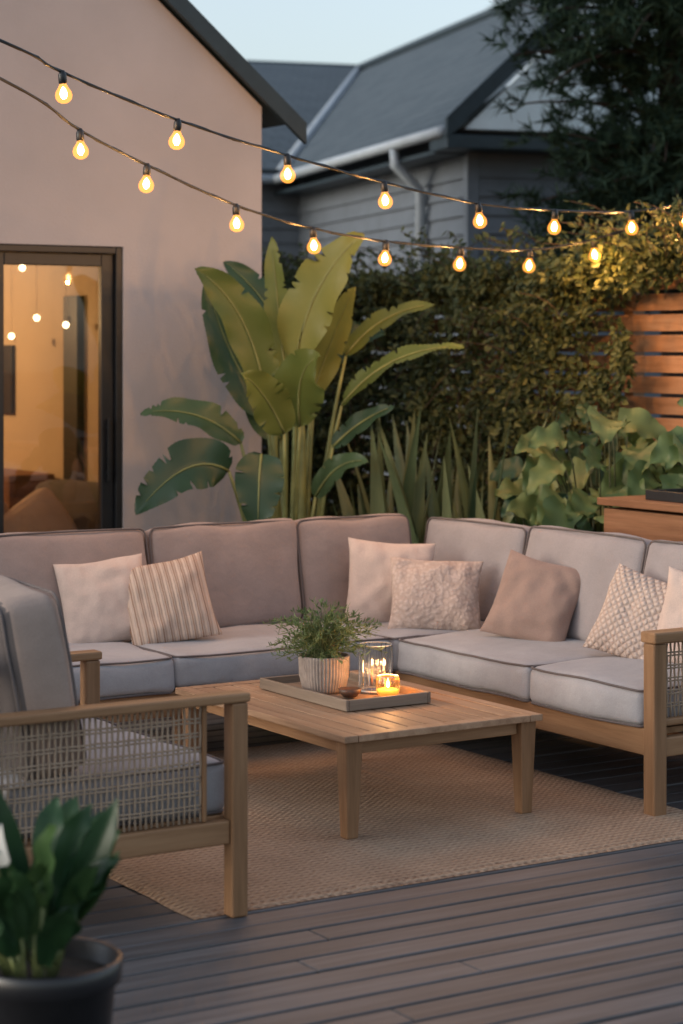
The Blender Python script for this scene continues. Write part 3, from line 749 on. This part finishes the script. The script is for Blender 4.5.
# ---------------------------------------------------------------- hedge
random.seed(5)
hd=thing('hedge','dense leafy climbing hedge covering the fence, warm lit','hedge',P(3.1,4.0),RZ)
V=[];F=[]
def fb(x,y,z): return noise.noise(Vector((x,y,z)))+.5*noise.noise(Vector((2.1*x,2.1*y,2.1*z+5)))
def topz(b): return 1.94+.11*fb(b*1.1,0,1)+.11*fb(b*3,2,3)+(.10 if b<-1.4 else 0)+(.06 if b>1.4 else 0)
cnt=0
while cnt<58000:
    b=U(-3.0,2.6); t=topz(b)
    z=U(.25,t) if R()<.85 else t-abs(random.gauss(0,.07))
    edge=-1.70+.30*fb(3,z*2.6,1)-max(0,(z-1.80))*7.5
    if b<edge: continue
    s=fb(b*2.2,z*2.2,7)
    if s<-.34 and R()<.75: continue
    a=.10-.38*s*.8-abs(random.gauss(0,.09))
    if z>1.75: a+=U(0,.35)
    a+= -.12
    if b<-1.55: a=a*.6+.02
    n=(Vector((-1,-.3,.5))+rv()*1.2).normalized(); d=(rv()+Vector((-.3,0,-.4))).normalized(); d=(d-n*d.dot(n)*.8).normalized()
    L=U(.024,.058); tinyleaf(V,F,Vector((a,b,z)),d,n,L,L*U(.40,.65)); cnt+=1
SV=[];SF=[]
for i in range(420):
    b=U(-2.7,2.6); top_=R()<.55; z0=topz(b)-.08 if top_ else U(.7,1.8)
    if not top_ and b<-1.5: continue
    up=U(.06,.26) if top_ else U(-.18,.14)
    p0=Vector((U(-.1,.22) if top_ else -.22,b,z0)); p2=p0+Vector((U(-.28,-.05),U(-.2,.2),up)); p1=p0+Vector((-.05,0,abs(up)*.9))
    tube(SV,SF,[bez(p0,p1,p2,t/4) for t in range(5)],.0022,3,cap=False)
    for k in range(15):
        c=bez(p0,p1,p2,k/14); L=U(.025,.052); tinyleaf(V,F,c,(rv()+Vector((0,0,.1))).normalized(),rv(),L,L*.5)
par(mk('leaves',V,F,M['hedge']),hd); par(mk('stems',SV,SF,M['bark']),hd)

# ---------------------------------------------------------------- pine tree
random.seed(11)
tp=Vector((2.2,14.0,-.15))
pine=thing('pine_tree','dark green pine tree rising behind the hedge','tree',tp,0)
V=[];F=[]; tube(V,F,[(0,0,0),(.03,0,1.5),(-.02,.02,3),(.02,0,5),(0,0,7.2)],[.14,.12,.10,.07,.02],10); par(mk('trunk',V,F,M['bark'],True),pine)
V=[];F=[];LV=[];LF=[]
def crown_r(h):
    if h<3.3: return .85+.25*(h-2.2)
    if h<4.6: return 1.22
    return max(.05,1.22*(7.3-h)/2.7)
for i in range(270):
    h=2.25+(7.1-2.25)*R()**1.8
    an=U(0,6.283) if R()<.4 else U(3.0,6.1); r=crown_r(h)*U(.45,1.05)
    d=Vector((math.cos(an),math.sin(an),0)); p0=Vector((0,0,h-.15)); p1=p0+d*r*.5+Vector((0,0,.15)); p2=p0+d*r+Vector((0,0,U(-.25,.3)))
    tube(LV,LF,[bez(p0,p1,p2,t/5) for t in range(6)],[.03,.022,.016,.012,.008,.004],5,cap=False)
    for k in range(18):
        t=U(.3,1); c=bez(p0,p1,p2,t)+Vector((U(-.17,.17),U(-.17,.17),U(-.13,.13)))
        ax=(d+rv()*.7+Vector((0,0,.25))).normalized()
        for q in range(22):
            nd=(ax*.8+rv()).normalized(); L=U(.07,.14); s=nd.cross(rv()).normalized()*.008
            o_=c+ax*U(-.06,.08); k0=len(V); V.extend((o_-s,o_+s,o_+nd*L)); F.append((k0,k0+1,k0+2))
par(mk('limbs',LV,LF,M['bark'],True),pine); par(mk('crown',V,F,M['pine']),pine)

# ---------------------------------------------------------------- banana plant
random.seed(3)
bo=Vector((-.24,9.9,-.14))
bp=thing('banana_plant','tall banana plant with large arching leaves beside the wall','plant',bo,0)
off=.14
V=[];F=[];DV=[];DF=[];SV=[];SF=[]
LV_=[((-.02,0,1.42),(-.06,.0,1.75),(-.085,.02,2.06),.068,(-.5,-1,.1),0),
 ((.03,-.05,1.48),(.09,-.1,1.85),(.34,-.18,2.06),.135,(-.35,-1,.35),0),
 ((-.11,-.1,1.30),(-.18,-.12,1.75),(-.43,-.22,1.90),.11,(.5,-1,.1),0),
 ((-.10,.12,1.22),(-.30,.15,1.45),(-.40,.1,1.86),.11,(.3,-1,.2),1),
 ((.24,-.1,1.27),(.45,-.15,1.55),(.80,-.2,1.54),.066,(0,-.6,1),0),
 ((-.22,-.2,1.10),(-.40,-.25,1.29),(-.67,-.3,1.24),.085,(0,-.8,.7),1),
 ((-.27,-.3,.98),(-.45,-.38,1.10),(-.68,-.42,.79),.125,(-.2,-1,.35),1),
 ((-.12,-.4,1.06),(-.13,-.50,.95),(-.13,-.50,.72),.11,(.1,-1,.2),1),
 ((.05,-.25,1.18),(.02,-.32,1.45),(.14,-.42,1.50),.12,(0,-1,.5),0),
 ((-.02,-.3,1.15),(-.10,-.4,1.35),(-.20,-.5,1.42),.10,(.1,-1,.4),0),
 ((.20,-.15,1.08),(.33,-.2,1.22),(.48,-.25,1.27),.055,(0,-.8,.7),1),
 ((.26,.1,1.5),(.42,.1,1.72),(.68,.05,1.74),.06,(0,-.7,.8),0),
 ((.02,.25,1.45),(-.10,.3,1.8),(-.33,.3,1.95),.09,(.2,-1,.3),1),
 ((.12,.2,1.4),(.25,.25,1.65),(.45,.25,1.60),.08,(0,-1,.5),1),
 ((.10,.15,1.3),(.20,.1,1.60),(.30,.0,1.82),.085,(-.3,-1,.3),0),
 ((-.05,.2,1.1),(-.2,.2,1.3),(-.15,.2,1.62),.10,(.2,-1,.3),1),
 ((.12,-.1,.85),(.22,-.2,1.05),(.36,-.3,1.02),.06,(0,-1,.6),1)]
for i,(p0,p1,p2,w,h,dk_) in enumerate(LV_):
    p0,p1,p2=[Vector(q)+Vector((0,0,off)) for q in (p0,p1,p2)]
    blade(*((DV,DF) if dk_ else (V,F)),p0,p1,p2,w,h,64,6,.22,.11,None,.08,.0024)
    rib=[bez(p0,p1,p2,t/10)-Vector(h).normalized()*-.004 for t in range(10)]
    tube(SV,SF,rib,[.007*(1-t/11) for t in range(10)],5)
    st=Vector((p0.x*.3+U(-.08,.08),p0.y*.25,0)); mid=Vector((p0.x*.45,p0.y*.5,p0.z*.6))
    tube(SV,SF,[bez(st,mid,p0,t/8) for t in range(9)],[.019-.0015*t for t in range(9)],8)
for k in range(2):
    x=-.06+.10*k; tube(SV,SF,[(x,U(-.1,.1),0),(x*1.2,0,.6),(x*1.3,0,1.25),(x,0,1.6)],[.042,.034,.022,.01],10)
par(mk('leaves',V,F,M['banana'],True),bp); l2=par(mk('dark_leaves',DV,DF,M['bananad'],True),bp); par(mk('stems',SV,SF,M['stem'],True),bp)  # second leaf set takes the darker green

# ---------------------------------------------------------------- snake plants
random.seed(17)
for k,(a,b) in enumerate(((2.02,2.80),(2.20,2.50),(2.42,2.42),(2.35,3.0))):
    t=thing('snake_plant','clump of upright sword-shaped leaves in the garden bed','plant',P(a,b,-.15),U(0,6),'snake plants in the garden bed')
    V=[];F=[]
    for i in range(14):
        an=U(0,6.283); r=U(.02,.10); H=U(.85,1.44); ln=U(.06,.40)
        d=Vector((math.cos(an),math.sin(an),0)); p0=d*r; p2=p0+d*ln+Vector((0,0,H)); p1=p0+d*ln*.2+Vector((0,0,H*.55))
        blade(V,F,p0,p1,p2,U(.030,.046),(d+rv()*.6).normalized(),12,2,.3,.02,'sword')
    par(mk('leaves',V,F,M['snake'],True),t)

# ---------------------------------------------------------------- broadleaf shrubs
random.seed(29)
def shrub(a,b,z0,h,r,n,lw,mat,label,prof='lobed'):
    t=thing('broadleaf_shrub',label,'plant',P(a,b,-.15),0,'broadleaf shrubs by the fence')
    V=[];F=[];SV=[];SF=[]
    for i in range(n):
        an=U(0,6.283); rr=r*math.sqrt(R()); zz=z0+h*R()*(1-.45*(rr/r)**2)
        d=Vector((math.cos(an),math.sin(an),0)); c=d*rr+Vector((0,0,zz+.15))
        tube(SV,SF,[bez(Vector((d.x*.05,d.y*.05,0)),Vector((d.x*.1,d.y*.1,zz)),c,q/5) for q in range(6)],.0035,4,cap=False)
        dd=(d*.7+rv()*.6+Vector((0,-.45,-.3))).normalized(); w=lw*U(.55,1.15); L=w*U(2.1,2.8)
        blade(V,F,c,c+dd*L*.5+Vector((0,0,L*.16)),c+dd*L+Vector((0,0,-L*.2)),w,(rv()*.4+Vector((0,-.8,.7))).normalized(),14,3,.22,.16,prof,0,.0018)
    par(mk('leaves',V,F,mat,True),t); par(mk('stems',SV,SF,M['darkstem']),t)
shrub(2.50,1.80,.50,.74,.34,90,.094,M['broad'],'broad-leaved green shrub with lobed leaves by the fence')
shrub(2.95,1.60,.65,.70,.40,95,.094,M['broad'],'broad-leaved green shrub against the cedar fence')
shrub(2.75,1.10,.80,.58,.34,75,.080,M['broad'],'broad-leaved shrub behind the planter')
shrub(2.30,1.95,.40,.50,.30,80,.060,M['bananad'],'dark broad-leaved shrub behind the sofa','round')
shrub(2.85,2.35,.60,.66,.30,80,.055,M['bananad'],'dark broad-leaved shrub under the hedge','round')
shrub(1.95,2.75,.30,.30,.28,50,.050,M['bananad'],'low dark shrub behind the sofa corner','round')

# ---------------------------------------------------------------- raised planter
pb=thing('planter_box','raised reddish cedar planter box beside the sofa','planter',P(2.05,1.25),RZ)
lst=[(0,.025,-1.3,0,-.1+i*.142,.03+i*.142) for i in range(7)]
boxes('planter_side',lst,M['cedarp'],.004,pb)
boxes('planter_end',[(.027,.45,-.025,0,-.1+i*.142,.03+i*.142) for i in range(7)],M['cedarx'],.004,pb)
boxes('planter_top',[(-.02,.47,-1.32,.02,.895,.925)],M['cedarp'],.004,pb)
tr2=thing('garden_tray','dark shallow garden tray resting on the planter','tray',P(2.27,.80,.926),RZ)
boxes('tray_base',[(-.15,.15,-.25,.25,0,.01)],M['blackm'],.002,tr2)
boxes('tray_rim',[(-.16,-.15,-.26,.26,0,.04),(.15,.16,-.26,.26,0,.04),(-.149,.149,-.26,-.25,0,.039),(-.149,.149,.25,.26,0,.039)],M['blackm'],.002,tr2,split=True)

# ---------------------------------------------------------------- world + sun + camera
SUN_EL=rad(16); SUN_ROT=rad(252)
w=bpy.data.worlds.new('World'); scene.world=w; w.use_nodes=True
nt=w.node_tree; bg=nt.nodes['Background']
sk=N(nt,'ShaderNodeTexSky'); sk.sky_type='NISHITA'; sk.sun_disc=False; sk.sun_elevation=SUN_EL; sk.sun_rotation=SUN_ROT
sk.air_density=1.2; sk.dust_density=2.0; sk.ozone_density=3.0
hs=N(nt,'ShaderNodeHueSaturation'); hs.inputs['Saturation'].default_value=.55
nt.links.new(sk.outputs[0],hs.inputs['Color']); nt.links.new(hs.outputs[0],bg.inputs[0]); bg.inputs[1].default_value=.275
sl_=bpy.data.lights.new('sun','SUN'); sl_.energy=.45; sl_.angle=rad(40); sl_.color=(1,.88,.80)
so_=bpy.data.objects.new('sun',sl_); col.objects.link(so_)
dv=Vector((math.sin(SUN_ROT)*math.cos(SUN_EL),math.cos(SUN_ROT)*math.cos(SUN_EL),math.sin(SUN_EL)))
so_.rotation_euler=(-dv).to_track_quat('-Z','Y').to_euler()
cam=bpy.data.cameras.new('camera'); co=bpy.data.objects.new('camera',cam); col.objects.link(co)
co.location=(0,0,1.55); co.rotation_euler=(rad(90),0,0)
cam.sensor_fit='VERTICAL'; cam.sensor_height=36; cam.lens=74.6; cam.shift_y=-.163; cam.clip_end=1000
cam.dof.use_dof=True; cam.dof.focus_distance=7.1; cam.dof.aperture_fstop=2.8
scene.camera=co
scene.view_settings.view_transform='Standard'; scene.view_settings.look='None'; scene.view_settings.exposure=0
